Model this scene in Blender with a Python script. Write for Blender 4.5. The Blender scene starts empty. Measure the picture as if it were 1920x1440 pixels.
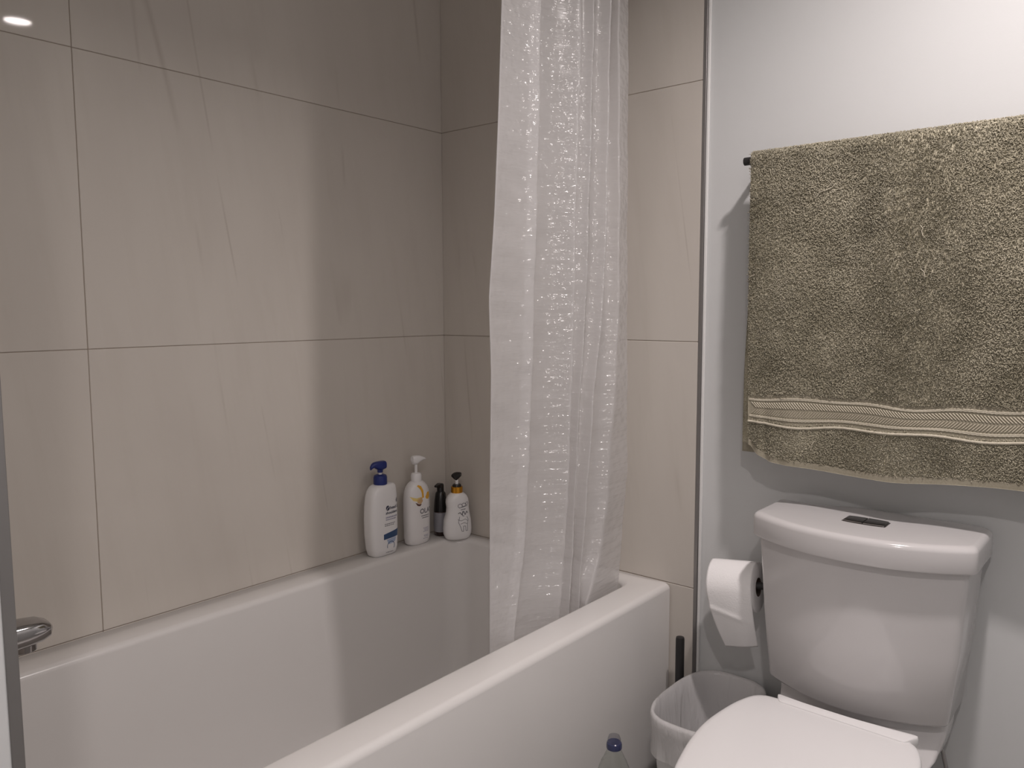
import bpy, bmesh, math, random
import numpy as np
from mathutils import Vector, Matrix

random.seed(7); rng = np.random.default_rng(7)
S = bpy.context.scene
COL = S.collection
PI = math.pi

# ------------------------------------------------------------------ helpers
def link(o, parent=None):
    COL.objects.link(o)
    if parent is not None: o.parent = parent
    return o

def tag(o, label=None, cat=None, group=None, kind=None):
    if label: o['label'] = label
    if cat: o['category'] = cat
    if group: o['group'] = group
    if kind: o['kind'] = kind
    return o

def empty(name, loc, rz=0.0):
    o = bpy.data.objects.new(name, None); o.empty_display_size = .05
    o.location = loc; o.rotation_euler = (0, 0, rz)
    return link(o)

def mesh_obj(name, verts, faces, mat, parent=None, smooth=True, auto=None):
    me = bpy.data.meshes.new(name); me.from_pydata([tuple(v) for v in verts], [], faces); me.update()
    bm = bmesh.new(); bm.from_mesh(me)
    bmesh.ops.recalc_face_normals(bm, faces=bm.faces); bm.to_mesh(me); bm.free()
    return finish(name, me, mat, parent, smooth, auto)

def finish(name, me, mat, parent=None, smooth=True, auto=None):
    for p in me.polygons: p.use_smooth = smooth
    if smooth and auto:
        try: me.set_sharp_from_angle(angle=math.radians(auto))
        except Exception: pass
    me.materials.append(mat)
    return link(bpy.data.objects.new(name, me), parent)

class MB:
    """collects shapes into one mesh"""
    def __init__(s): s.v = []; s.f = []
    def add(s, verts, faces):
        n = len(s.v); s.v += [tuple(v) for v in verts]; s.f += [tuple(i + n for i in f) for f in faces]; return s
    def box(s, a, b):
        (x0, y0, z0), (x1, y1, z1) = a, b
        v = [(x0,y0,z0),(x1,y0,z0),(x1,y1,z0),(x0,y1,z0),(x0,y0,z1),(x1,y0,z1),(x1,y1,z1),(x0,y1,z1)]
        return s.add(v, [(0,3,2,1),(4,5,6,7),(0,1,5,4),(1,2,6,5),(2,3,7,6),(3,0,4,7)])
    def loft(s, rings, cap0=True, cap1=True):
        n = len(rings[0]); v = [p for r in rings for p in r]; f = []
        for k in range(len(rings) - 1):
            for i in range(n):
                j = (i + 1) % n
                f.append((k*n+i, k*n+j, (k+1)*n+j, (k+1)*n+i))
        if cap0: f.append(tuple(reversed(range(n))))
        if cap1: f.append(tuple(range((len(rings)-1)*n, len(rings)*n)))
        return s.add(v, f)
    def lathe(s, prof, seg=32, c=(0, 0), cap0=True, cap1=True):
        return s.loft([[(c[0]+r*math.cos(2*PI*i/seg), c[1]+r*math.sin(2*PI*i/seg), z) for i in range(seg)] for r, z in prof], cap0, cap1)
    def tube(s, pts, rad, seg=12):
        pts = [Vector(p) for p in pts]; rings = []
        up = Vector((0, 0, 1)); 
        for i, p in enumerate(pts):
            t = (pts[min(i+1, len(pts)-1)] - pts[max(i-1, 0)]).normalized()
            u = up if abs(t.dot(up)) < .95 else Vector((1, 0, 0))
            a = t.cross(u).normalized(); b = t.cross(a).normalized()
            r = rad[i] if isinstance(rad, (list, tuple)) else rad
            rings.append([p + a*r*math.cos(2*PI*k/seg) + b*r*math.sin(2*PI*k/seg) for k in range(seg)])
        return s.loft(rings)
    def grid(s, P, nu, nv):
        f = [(i*nv+j, i*nv+j+1, (i+1)*nv+j+1, (i+1)*nv+j) for i in range(nu-1) for j in range(nv-1)]
        return s.add(P, f)
    def build(s, name, mat, parent=None, smooth=True, auto=35, bevel=0, bseg=3):
        o = mesh_obj(name, s.v, s.f, mat, parent, smooth, auto)
        if bevel:
            m = o.modifiers.new('bevel', 'BEVEL'); m.width = bevel; m.segments = bseg; m.limit_method = 'ANGLE'
            m.angle_limit = math.radians(30); m.harden_normals = False
        return o

def round_poly(pts, seg=6):
    """pts: (x, y, r) -> list of (x, y) with filleted corners"""
    out = []; n = len(pts)
    for i in range(n):
        x, y, r = pts[i]
        if r <= 0: out.append((x, y)); continue
        p = Vector((x, y)); a = Vector(pts[i-1][:2]) - p; b = Vector(pts[(i+1) % n][:2]) - p
        la, lb = a.length, b.length; a.normalize(); b.normalize()
        d = min(r, la*.49, lb*.49)
        A = p + a*d; B = p + b*d
        for k in range(seg + 1):
            t = k/seg
            q = A*(1-t)**2 + p*2*t*(1-t) + B*t*t
            out.append((q.x, q.y))
    return out

def rrect(x0, x1, y0, y1, r, z, seg=8):
    c = [(x1-r, y1-r, 0), (x0+r, y1-r, 90), (x0+r, y0+r, 180), (x1-r, y0+r, 270)]
    return [(cx + r*math.cos(math.radians(a+90*k/seg)), cy + r*math.sin(math.radians(a+90*k/seg)), z) for cx, cy, a in c for k in range(seg+1)]

def smooth_closed(pts, sub=6):
    n = len(pts); out = []
    for i in range(n):
        p0, p1, p2, p3 = (np.array(pts[(i+k-1) % n], float) for k in range(4))
        for k in range(sub):
            t = k/sub
            out.append(tuple(.5*((2*p1)+(-p0+p2)*t+(2*p0-5*p1+4*p2-p3)*t*t+(-p0+3*p1-3*p2+p3)*t**3)))
    return out

def text_mesh(txt, size, align='CENTER', extrude=0.0):
    cu = bpy.data.curves.new('t', 'FONT'); cu.body = txt; cu.size = size; cu.align_x = align; cu.resolution_u = 3; cu.offset = size*.022
    o = bpy.data.objects.new('t', cu); COL.objects.link(o)
    dg = bpy.context.evaluated_depsgraph_get(); dg.update()
    me = bpy.data.meshes.new_from_object(o.evaluated_get(dg))
    v = [(p.co.x, p.co.y) for p in me.vertices]; f = [tuple(p.vertices) for p in me.polygons]
    COL.objects.unlink(o); bpy.data.objects.remove(o); bpy.data.curves.remove(cu); bpy.data.meshes.remove(me)
    return v, f

# ------------------------------------------------------------------ materials
def new_mat(name):
    m = bpy.data.materials.new(name); m.use_nodes = True
    nt = m.node_tree; b = nt.nodes['Principled BSDF']
    return m, nt, b

def N(nt, typ, **kw):
    n = nt.nodes.new(typ)
    for k, v in kw.items():
        if hasattr(n, k) and not k.startswith('i_'): setattr(n, k, v)
    return n

def plain(name, col, rough=.5, metal=0.0, spec=.5, bump=0, bscale=200, coat=0, trans=0, ior=1.5, vary=.03):
    """plain colour with a faint procedural variation"""
    m, nt, b = new_mat(name)
    tc = N(nt, 'ShaderNodeTexCoord'); no = N(nt, 'ShaderNodeTexNoise'); no.inputs['Scale'].default_value = 9; no.inputs['Detail'].default_value = 3
    nt.links.new(tc.outputs['Object'], no.inputs['Vector'])
    mx = N(nt, 'ShaderNodeMix', data_type='RGBA')
    mx.inputs[6].default_value = (*[c*(1-vary) for c in col], 1); mx.inputs[7].default_value = (*[min(1, c*(1+vary)) for c in col], 1)
    nt.links.new(no.outputs['Fac'], mx.inputs[0]); nt.links.new(mx.outputs[2], b.inputs['Base Color'])
    b.inputs['Roughness'].default_value = rough; b.inputs['Metallic'].default_value = metal
    b.inputs['Specular IOR Level'].default_value = spec; b.inputs['IOR'].default_value = ior
    b.inputs['Coat Weight'].default_value = coat; b.inputs['Coat Roughness'].default_value = .05
    b.inputs['Transmission Weight'].default_value = trans
    if bump:
        n2 = N(nt, 'ShaderNodeTexNoise'); n2.inputs['Scale'].default_value = bscale; n2.inputs['Detail'].default_value = 4
        nt.links.new(tc.outputs['Object'], n2.inputs['Vector'])
        bp = N(nt, 'ShaderNodeBump'); bp.inputs['Strength'].default_value = bump; bp.inputs['Distance'].default_value = .002
        nt.links.new(n2.outputs['Fac'], bp.inputs['Height']); nt.links.new(bp.outputs['Normal'], b.inputs['Normal'])
    return m

def tile_mat(name, horiz):
    """grey-beige stone-look porcelain with thin slanted veins; horiz = index of the horizontal axis"""
    m, nt, b = new_mat(name); L = nt.links.new
    tc = N(nt, 'ShaderNodeTexCoord'); sp = N(nt, 'ShaderNodeSeparateXYZ'); L(tc.outputs['Object'], sp.inputs[0])
    def math_(op, a, bb=None):
        n = N(nt, 'ShaderNodeMath', operation=op)
        for i, q in enumerate((a, bb)):
            if q is None: continue
            if isinstance(q, (int, float)): n.inputs[i].default_value = q
            else: L(q, n.inputs[i])
        return n.outputs[0]
    h = sp.outputs[horiz]; z = sp.outputs[2]
    u = math_('ADD', h, math_('MULTIPLY', z, .135))           # veins lean a little off the vertical
    def vec(su, sz, off):
        c = N(nt, 'ShaderNodeCombineXYZ')
        L(math_('ADD', math_('MULTIPLY', u, su), off), c.inputs[0]); L(math_('MULTIPLY', z, sz), c.inputs[1]); return c.outputs[0]
    def noise(v, scale, detail=3, rough=.5, dist=0):
        n = N(nt, 'ShaderNodeTexNoise'); n.inputs['Scale'].default_value = scale; n.inputs['Detail'].default_value = detail
        n.inputs['Roughness'].default_value = rough; n.inputs['Distortion'].default_value = dist; L(v, n.inputs['Vector']); return n.outputs['Fac']
    soft = noise(vec(1, .45, 3.1), 3.2, 4, .55, .3)
    streak = noise(vec(1, .10, 9.7), 24, 4, .6)
    veinf = noise(vec(1, .05, 5.3), 5.0, 1, .4, .0)
    gate = noise(vec(1, .8, 1.7), 3.0, 2)
    vein = math_('SUBTRACT', 1.0, math_('MINIMUM', math_('MULTIPLY', math_('ABSOLUTE', math_('SUBTRACT', veinf, .5)), 90), 1.0))
    g = N(nt, 'ShaderNodeMapRange'); L(gate, g.inputs[0]); g.inputs[1].default_value = .53; g.inputs[2].default_value = .68
    vein = math_('MULTIPLY', vein, g.outputs[0])
    r = N(nt, 'ShaderNodeValToRGB'); L(soft, r.inputs[0])
    e = r.color_ramp.elements
    e[0].position = .3; e[0].color = (*TILE_A, 1); e[1].position = .72; e[1].color = (*TILE_B, 1)
    m1 = N(nt, 'ShaderNodeMix', data_type='RGBA'); m1.inputs[7].default_value = (*TILE_C, 1)
    s2 = N(nt, 'ShaderNodeMapRange'); L(streak, s2.inputs[0]); s2.inputs[1].default_value = .5; s2.inputs[2].default_value = .8; s2.inputs[4].default_value = .4
    L(s2.outputs[0], m1.inputs[0]); L(r.outputs[0], m1.inputs[6])
    m2 = N(nt, 'ShaderNodeMix', data_type='RGBA'); m2.inputs[7].default_value = (*TILE_V, 1)
    L(math_('MULTIPLY', vein, .5), m2.inputs[0]); L(m1.outputs[2], m2.inputs[6]); L(m2.outputs[2], b.inputs['Base Color'])
    b.inputs['Roughness'].default_value = .55; b.inputs['Specular IOR Level'].default_value = .25
    b.inputs['Coat Weight'].default_value = .3; b.inputs['Coat Roughness'].default_value = .035; b.inputs['Coat IOR'].default_value = 1.4
    return m

TILE_A = (.55, .512, .468); TILE_B = (.605, .568, .52); TILE_C = (.515, .475, .425); TILE_V = (.35, .305, .265)

M = {}
M['tile_y'] = tile_mat('stone_tile_long_wall', 1)
M['tile_x'] = tile_mat('stone_tile_end_wall', 0)
M['grout'] = plain('grout', (.30, .255, .215), .9)
M['paint'] = plain('wall_paint', (.615, .625, .625), .5, bump=.04, bscale=350, vary=.01)
M['ceil'] = plain('ceiling_paint', (.84, .84, .83), .7, vary=.01)
M['floor'] = plain('floor_tile', (.24, .23, .215), .45, vary=.15)
M['trim'] = plain('brushed_trim', (.30, .29, .285), .35, metal=.8, vary=.05)
M['caulk'] = plain('white_caulk', (.75, .75, .74), .4)
M['acrylic'] = plain('white_acrylic', (.705, .69, .675), .22, spec=.5, vary=.006)
M['china'] = plain('white_china', (.575, .56, .56), .12, spec=.5, coat=.3, vary=.005)
M['seat'] = plain('seat_plastic', (.74, .73, .73), .28, vary=.005)
M['chrome'] = plain('chrome', (.42, .41, .41), .1, metal=1.0, vary=.02)
M['darkchrome'] = plain('dark_chrome', (.30, .285, .28), .09, metal=1.0, vary=.02)
M['black'] = plain('matte_black', (.018, .017, .017), .45)
M['blackgloss'] = plain('black_plastic', (.012, .011, .011), .25)
M['white_pl'] = plain('white_bottle', (.82, .815, .82), .25, vary=.01)
M['cream_pl'] = plain('pearl_bottle', (.80, .785, .785), .3, vary=.01)
M['navy'] = plain('navy_plastic', (.012, .025, .16), .3)
M['gold'] = plain('gold_band', (.75, .36, .04), .18, metal=1.0)
M['ink'] = plain('dark_ink', (.03, .035, .07), .5)
M['ink_blue'] = plain('blue_ink', (.03, .07, .17), .4)
M['ink_pale'] = plain('pale_blue_ink', (.38, .45, .60), .4, vary=.15)
M['ink_grey'] = plain('grey_ink', (.16, .16, .18), .5)
M['ink_lav'] = plain('lavender_ink', (.30, .29, .40), .5)
M['yellow'] = plain('yellow_ink', (.80, .42, .04), .4, vary=.1)
M['paleyellow'] = plain('pale_yellow_ink', (.80, .62, .22), .4, vary=.1)
M['brown'] = plain('brown_ink', (.10, .045, .03), .4)
M['tan'] = plain('tan_ink', (.62, .40, .20), .4, vary=.1)
M['grey_label'] = plain('grey_label', (.30, .30, .33), .4)
M['darkbrown'] = plain('dark_brown_glass', (.035, .018, .016), .15)
M['paper'] = plain('tissue_paper', (.86, .85, .85), .95, spec=.1, bump=.25, bscale=300, vary=.01)
M['card'] = plain('cardboard', (.10, .07, .055), .9)
M['bin'] = plain('white_bin', (.72, .715, .715), .35, vary=.01)

def film_mat(name, col, transp, transl, rough, bump_fn):
    m, nt, b = new_mat(name); L = nt.links.new
    b.inputs['Base Color'].default_value = (*col, 1); b.inputs['Roughness'].default_value = rough; b.inputs['Specular IOR Level'].default_value = .6
    tl = N(nt, 'ShaderNodeBsdfTranslucent'); tl.inputs[0].default_value = (*col, 1)
    tr = N(nt, 'ShaderNodeBsdfTransparent'); tr.inputs[0].default_value = (1, 1, 1, 1)
    a = N(nt, 'ShaderNodeMixShader'); a.inputs[0].default_value = transl; L(b.outputs[0], a.inputs[1]); L(tl.outputs[0], a.inputs[2])
    c = N(nt, 'ShaderNodeMixShader'); c.inputs[0].default_value = transp; L(a.outputs[0], c.inputs[1]); L(tr.outputs[0], c.inputs[2])
    L(c.outputs[0], nt.nodes['Material Output'].inputs[0])
    nrm = bump_fn(nt)
    L(nrm, b.inputs['Normal']); L(nrm, tl.inputs['Normal'])
    return m

def curtain_bump(nt):
    """two reliefs: a gentle one for the film, a sharp embossed one for its glossy skin"""
    L = nt.links.new
    uv = N(nt, 'ShaderNodeUVMap')
    mp = N(nt, 'ShaderNodeMapping'); mp.inputs['Scale'].default_value = (5.0, 34, 1); L(uv.outputs[0], mp.inputs[0])
    n1 = N(nt, 'ShaderNodeTexNoise'); n1.inputs['Scale'].default_value = 1; n1.inputs['Detail'].default_value = 4; n1.inputs['Roughness'].default_value = .55; L(mp.outputs[0], n1.inputs['Vector'])
    soft = N(nt, 'ShaderNodeBump'); soft.inputs['Strength'].default_value = .45; soft.inputs['Distance'].default_value = .004; L(n1.outputs['Fac'], soft.inputs['Height'])
    mp2 = N(nt, 'ShaderNodeMapping'); mp2.inputs['Scale'].default_value = (70, 62, 1); L(uv.outputs[0], mp2.inputs[0])
    vo = N(nt, 'ShaderNodeTexVoronoi', feature='SMOOTH_F1'); vo.inputs['Scale'].default_value = 1; vo.inputs['Smoothness'].default_value = .5; L(mp2.outputs[0], vo.inputs['Vector'])
    mp3 = N(nt, 'ShaderNodeMapping'); mp3.inputs['Scale'].default_value = (16, 72, 1); L(uv.outputs[0], mp3.inputs[0])
    n3 = N(nt, 'ShaderNodeTexNoise'); n3.inputs['Scale'].default_value = 1; n3.inputs['Detail'].default_value = 3; L(mp3.outputs[0], n3.inputs['Vector'])
    hard = N(nt, 'ShaderNodeBump'); hard.inputs['Strength'].default_value = 1.0; hard.inputs['Distance'].default_value = .0042; L(vo.outputs['Distance'], hard.inputs['Height'])
    hard2 = N(nt, 'ShaderNodeBump'); hard2.inputs['Strength'].default_value = 1.0; hard2.inputs['Distance'].default_value = .012; L(n3.outputs['Fac'], hard2.inputs['Height']); L(hard.outputs[0], hard2.inputs['Normal'])
    b = nt.nodes['Principled BSDF']
    b.inputs['Coat Weight'].default_value = 1.0; b.inputs['Coat Roughness'].default_value = .19; b.inputs['Coat IOR'].default_value = 1.8; L(hard2.outputs[0], b.inputs['Coat Normal'])
    return soft.outputs[0]

def liner_bump(nt):
    L = nt.links.new
    tc = N(nt, 'ShaderNodeTexCoord')
    mp = N(nt, 'ShaderNodeMapping'); mp.inputs['Scale'].default_value = (34, 34, 9); L(tc.outputs['Object'], mp.inputs[0])
    n1 = N(nt, 'ShaderNodeTexNoise'); n1.inputs['Scale'].default_value = 1; n1.inputs['Detail'].default_value = 4; n1.inputs['Distortion'].default_value = .6; L(mp.outputs[0], n1.inputs['Vector'])
    b = N(nt, 'ShaderNodeBump'); b.inputs['Strength'].default_value = .6; b.inputs['Distance'].default_value = .014; L(n1.outputs['Fac'], b.inputs['Height'])
    return b.outputs[0]

M['curtain'] = film_mat('frosted_curtain_film', (.85, .84, .845), .20, .46, .28, curtain_bump)
M['liner'] = film_mat('bin_bag_film', (.80, .79, .79), .25, .3, .2, liner_bump)

def clear_plastic(name, col, ior=1.2, rough=.03):
    m, nt, b = new_mat(name); L = nt.links.new
    g = N(nt, 'ShaderNodeBsdfGlossy'); g.inputs['Roughness'].default_value = rough
    t = N(nt, 'ShaderNodeBsdfTransparent'); t.inputs[0].default_value = (*col, 1)
    lw = N(nt, 'ShaderNodeLayerWeight'); lw.inputs['Blend'].default_value = .5
    pw = N(nt, 'ShaderNodeMath', operation='POWER'); pw.inputs[1].default_value = 3.2; L(lw.outputs['Facing'], pw.inputs[0])
    ma = N(nt, 'ShaderNodeMath', operation='MULTIPLY_ADD'); ma.inputs[1].default_value = .55; ma.inputs[2].default_value = .05; L(pw.outputs[0], ma.inputs[0])
    a = N(nt, 'ShaderNodeMixShader'); L(ma.outputs[0], a.inputs[0]); L(t.outputs[0], a.inputs[1]); L(g.outputs[0], a.inputs[2])
    nt.nodes.remove(b); L(a.outputs[0], nt.nodes['Material Output'].inputs[0])
    return m
M['pet'] = clear_plastic('clear_bottle_plastic', (.90, .92, .90))
M['petcap'] = clear_plastic('smoky_clear_cap', (.78, .78, .80))
M['bluecap'] = plain('blue_cap', (.06, .07, .17), .2, trans=.35)

# ------------------------------------------------------------------ room shell
ZC = 2.21            # ceiling height
XR = 2.25; YF = -2.55 # right and front walls of the room
YT = -1.455          # tiled face of the wing wall at the tub's tap end
XW = .86             # face of the wing wall / tile edge

def struct(name, mb, mat, bevel=0, smooth=False):
    o = mb.build(name, mat, None, smooth=smooth, bevel=bevel); o['kind'] = 'structure'; return o

struct('floor', MB().box((-.2, YF-.1, -.1), (XR+.1, .2, 0)), M['floor'])
cl_mb = MB()
LX, LY, LR = 1.53, -.60, .043      # the recessed downlight over the toilet
L2X, L2Y = 1.88, -1.90              # added unseen downlight behind the camera, fills the alcove and end wall
YM = -1.36
nseg = 48
def slab(cx, cy, x0, x1, y0, y1):
    """ceiling slab with a round hole for a lamp"""
    ang = [2*PI*i/nseg for i in range(nseg)]
    def rect(a):
        c, s_ = math.cos(a), math.sin(a)
        tx = ((x1-cx)/c if c > 0 else (x0-cx)/c) if abs(c) > 1e-6 else 1e9
        ty = ((y1-cy)/s_ if s_ > 0 else (y0-cy)/s_) if abs(s_) > 1e-6 else 1e9
        t = min(tx, ty); return (cx+c*t, cy+s_*t)
    ri = [(cx+(LR+.006)*math.cos(a), cy+(LR+.006)*math.sin(a), ZC) for a in ang]; ro = [(*rect(a), ZC) for a in ang]
    for qx, qy in ((x1, y1), (x0, y1), (x0, y0), (x1, y0)):
        k = min(range(nseg), key=lambda i: (ro[i][0]-qx)**2+(ro[i][1]-qy)**2); ro[k] = (qx, qy, ZC)
    cl_mb.loft([[(x, y, ZC+.1) for x, y, z in ri], ri, ro, [(x, y, ZC+.1) for x, y, z in ro]], False, False)
    cl_mb.add([(x, y, ZC+.1) for x, y, z in ro], [tuple(range(nseg))])
slab(LX, LY, -.2, XR+.1, YM, .2); slab(L2X, L2Y, -.2, XR+.1, YF-.1, YM)
struct('ceiling', cl_mb, M['ceil'])

wl = struct('wall_left', MB().box((-.12, YF, 0), (-.010, .15, ZC)), M['grout'])
wb = struct('wall_back', MB().box((-.010, .010, 0), (.852, .15, ZC)).box((.852, .008, 0), (XR, .15, ZC)), M['paint'])
wn = struct('wall_near', MB().box((-.010, YF, 0), (XW, YT-.010, ZC)), M['paint'])
struct('wall_right', MB().box((XR, YF-.1, 0), (XR+.1, .15, ZC)), M['paint'])
struct('wall_front', MB().box((-.12, YF-.1, 0), (XR, YF, ZC)), M['paint'])

G = .0007; T = .0098
def rows(): return [(-.0, .5), (.5, 1.1), (1.1, 1.7), (1.7, ZC)]
mb = MB()
for z0, z1 in rows():
    for y0, y1 in ((YT, -1.031), (-1.031, .006)):
        mb.box((-T, y0+G, z0+G), (0, y1-G, z1-G))
mb.build('tile_cladding', M['tile_y'], wl, bevel=.0014, bseg=4)
mb = MB()
for z0, z1 in rows(): mb.box((.0003, 0, z0+G), (.8465, T, z1-G))
mb.build('tile_cladding', M['tile_x'], wb, bevel=.0014, bseg=4)
MB().box((-.0099, YT+.0005, .001), (-.0013, .0055, ZC-.001)).build('grout_bed', M['grout'], wl, smooth=False)
gb = MB()
gb.box((.0005, .0013, .0), (.8465, .0099, ZC-.001)); gb.build('grout_bed', M['grout'], wb, smooth=False)
mb = MB()
for z0, z1 in rows(): mb.box((.0005, YT-T, z0+G), (XW-.0105, YT, z1-G))
mb.build('tile_cladding', M['tile_x'], wn, bevel=.0014, bseg=4)
t1 = struct('trim_1', MB().box((.847, -.0015, 0), (.8555, .0085, ZC)), M['trim'], bevel=.001, smooth=True)
MB().box((.8555, .001, 0), (.8625, .0085, ZC)).build('caulk_bead', M['caulk'], t1, bevel=.002)
struct('trim_2', MB().box((XW-.010, YT-.011, 0), (XW+.0012, YT+.001, ZC)), M['trim'], bevel=.001, smooth=True)

# recessed downlights, the second an added fill; the mirror image of the first glints in the tile at the top left of the photo
def lamp_mat(strength):
    m, nt, b = new_mat('lamp_diffuser'); b.inputs['Base Color'].default_value = (.8, .8, .8, 1)
    b.inputs['Emission Color'].default_value = (1.0, .91, .885, 1); b.inputs['Emission Strength'].default_value = strength; return m
def downlight(x, y, label, watts, spread):
    dl = empty('ceiling_light', (x, y, ZC)); tag(dl, label, 'ceiling light')
    MB().lathe([(LR+.022, -.0005), (LR+.022, -.004), (LR+.016, -.006), (LR+.004, -.004), (LR+.001, .004), (LR+.001, .03), (LR+.005, .03), (LR+.005, -.0005)], 48, cap0=False, cap1=False).build('trim_ring', M['ceil'], dl)
    MB().lathe([(LR, .006), (LR, .003), (.0001, .0005)], 48, cap1=False).build('diffuser', lamp_mat(70), dl)
    ld = bpy.data.lights.new('downlight', 'AREA'); ld.shape = 'DISK'; ld.size = LR*1.9; ld.energy = watts; ld.color = (1.0, .905, .885); ld.spread = math.radians(spread)
    lo = bpy.data.objects.new('light_source', ld); COL.objects.link(lo); lo.parent = dl; lo.location = (0, 0, -.0002)
WATTS = 12.6
downlight(LX, LY, 'round recessed ceiling downlight above the toilet, seen as a bright reflection in the wall tile', WATTS, 150)
downlight(L2X, L2Y, 'round recessed ceiling downlight added unseen behind the camera as fill light', WATTS*.72, 158)

# ------------------------------------------------------------------ bathtub
def build_tub():
    t = empty('bathtub', (.393, -.7275, 0))
    tag(t, 'white alcove bathtub with straight apron along the tiled wall', 'bathtub')
    X0, X1, Y0, Y1, ZR = .001, .786, YT+.001, -.001, .5
    ix0, ix1, iy0, iy1, ir = .094, .697, -1.375, -.046, .06
    R = []
    R.append(rrect(X0, X1, Y0, Y1, .008, .0)); R.append(rrect(X0, X1, Y0, Y1, .008, .25)); R.append(rrect(X0, X1, Y0, Y1, .008, ZR-.014))
    for a in (20, 45, 70, 90):
        d = .014*(1-math.cos(math.radians(a))); R.append(rrect(X0+d*.25, X1-d, Y0+d*.25, Y1-d*.25, .008, ZR-.014+.014*math.sin(math.radians(a))))
    def inner(d, z, r): R.append(rrect(ix0+d, ix1-d, iy0+d, iy1-d*1.6, r, z))
    inner(-.013, ZR, ir+.012)
    for a in (25, 50, 75, 90): inner(-.013*(1-math.sin(math.radians(a))), ZR-.013*(1-math.cos(math.radians(a))), ir)
    for z in (.40, .30, .20, .13): inner((ZR-z)*.05, z, ir)
    for a in range(15, 91, 15):
        q = math.radians(a); inner(.02+.045*(1-math.cos(q)), .115-.045*math.sin(q), ir)
    inner(.16, .0705, .07); inner(.25, .070, .04)
    R2 = [[(x-.393, y+.7275, z) for x, y, z in r] for r in R]
    MB().loft(R2, True, True).build('tub_shell', M['acrylic'], t, auto=50)
    return t
build_tub()

# tap spout at the hidden end of the tub
sp = empty('bath_spout', (.393, YT, .692))
tag(sp, 'chrome bathtub spout over the tub rim at the left edge', 'bath spout')
rings = []
for y, hx, zt, zb in ((0, .027, .022, -.026), (.05, .027, .0215, -.0245), (.10, .027, .0205, -.022), (.15, .0265, .019, -.0205), (.172, .0245, .016, -.018), (.184, .019, .010, -.014), (.189, .010, .003, -.007)):
    c = (zt+zb)/2; hz = (zt-zb)/2
    rings.append([(hx*math.copysign(abs(math.cos(a))**.6, math.cos(a)), y, c+hz*math.copysign(abs(math.sin(a))**.6, math.sin(a))) for a in [2*PI*i/32 for i in range(32)]])
MB().loft(rings).build('spout_body', M['chrome'], sp)
MB().lathe([(.0165, -.016), (.0165, -.0285), (.015, -.030), (.011, -.026)], 28, (0, .152)).build('outlet', M['darkchrome'], sp)
MB().lathe([(.034, 0), (.034, .006), (.028, .009)], 32).build('wall_flange', M['chrome'], sp).rotation_euler = (-PI/2, 0, 0)

# ------------------------------------------------------------------ shower curtain
CREASE = {
 'L': (0, [(-.53,.477),(-.538,.835),(-.54,1.052),(-.55,1.2),(-.538,1.365),(-.531,1.567),(-.527,1.764)]),
 'c1': (.022, [(-.476,.485),(-.462,.595),(-.444,.707),(-.439,.878),(-.434,1.046),(-.433,1.244),(-.431,1.425),(-.432,1.633),(-.434,1.774)]),
 'b1': (-.018, [(-.449,.456),(-.434,.579),(-.418,.694),(-.413,.87),(-.408,1.043),(-.406,1.246),(-.405,1.432),(-.406,1.646),(-.407,1.791)]),
 'c2': (.022, [(-.318,.492),(-.313,.566),(-.301,.675),(-.296,.858),(-.295,1.014),(-.294,1.201),(-.299,1.384),(-.297,1.661),(-.301,1.821)]),
 'b2': (-.018, [(-.277,.463),(-.274,.547),(-.267,.66),(-.263,.848),(-.262,1.009),(-.261,1.202),(-.266,1.39),(-.263,1.676),(-.265,1.841)]),
 'c3': (.016, [(-.272,.49),(-.264,.666),(-.257,.913),(-.251,1.034),(-.241,1.202),(-.241,1.331),(-.241,1.562),(-.244,1.839)]),
 'b3': (-.02, [(-.234,.469),(-.226,.65),(-.221,.905),(-.214,1.03),(-.204,1.202),(-.204,1.336),(-.204,1.573),(-.207,1.858)]),
 'c4': (.02, [(-.239,.489),(-.232,.602),(-.212,.846),(-.206,.97),(-.189,1.092),(-.177,1.226),(-.175,1.335),(-.181,1.628),(-.186,1.854)]),
 'b4': (-.016, [(-.201,.466),(-.196,.585),(-.177,.836),(-.171,.964),(-.153,1.09),(-.143,1.228),(-.141,1.339),(-.147,1.641),(-.15,1.873)]),
 'c5': (.022, [(-.213,.485),(-.160,.586),(-.136,.726),(-.133,.831),(-.122,.960),(-.115,1.151),(-.127,1.4),(-.159,1.862)]),
 'R': (.014, [(-.063,.484),(-.049,.64),(-.038,.777),(-.05,.955),(-.079,1.4),(-.107,1.88)]),
}
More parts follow.
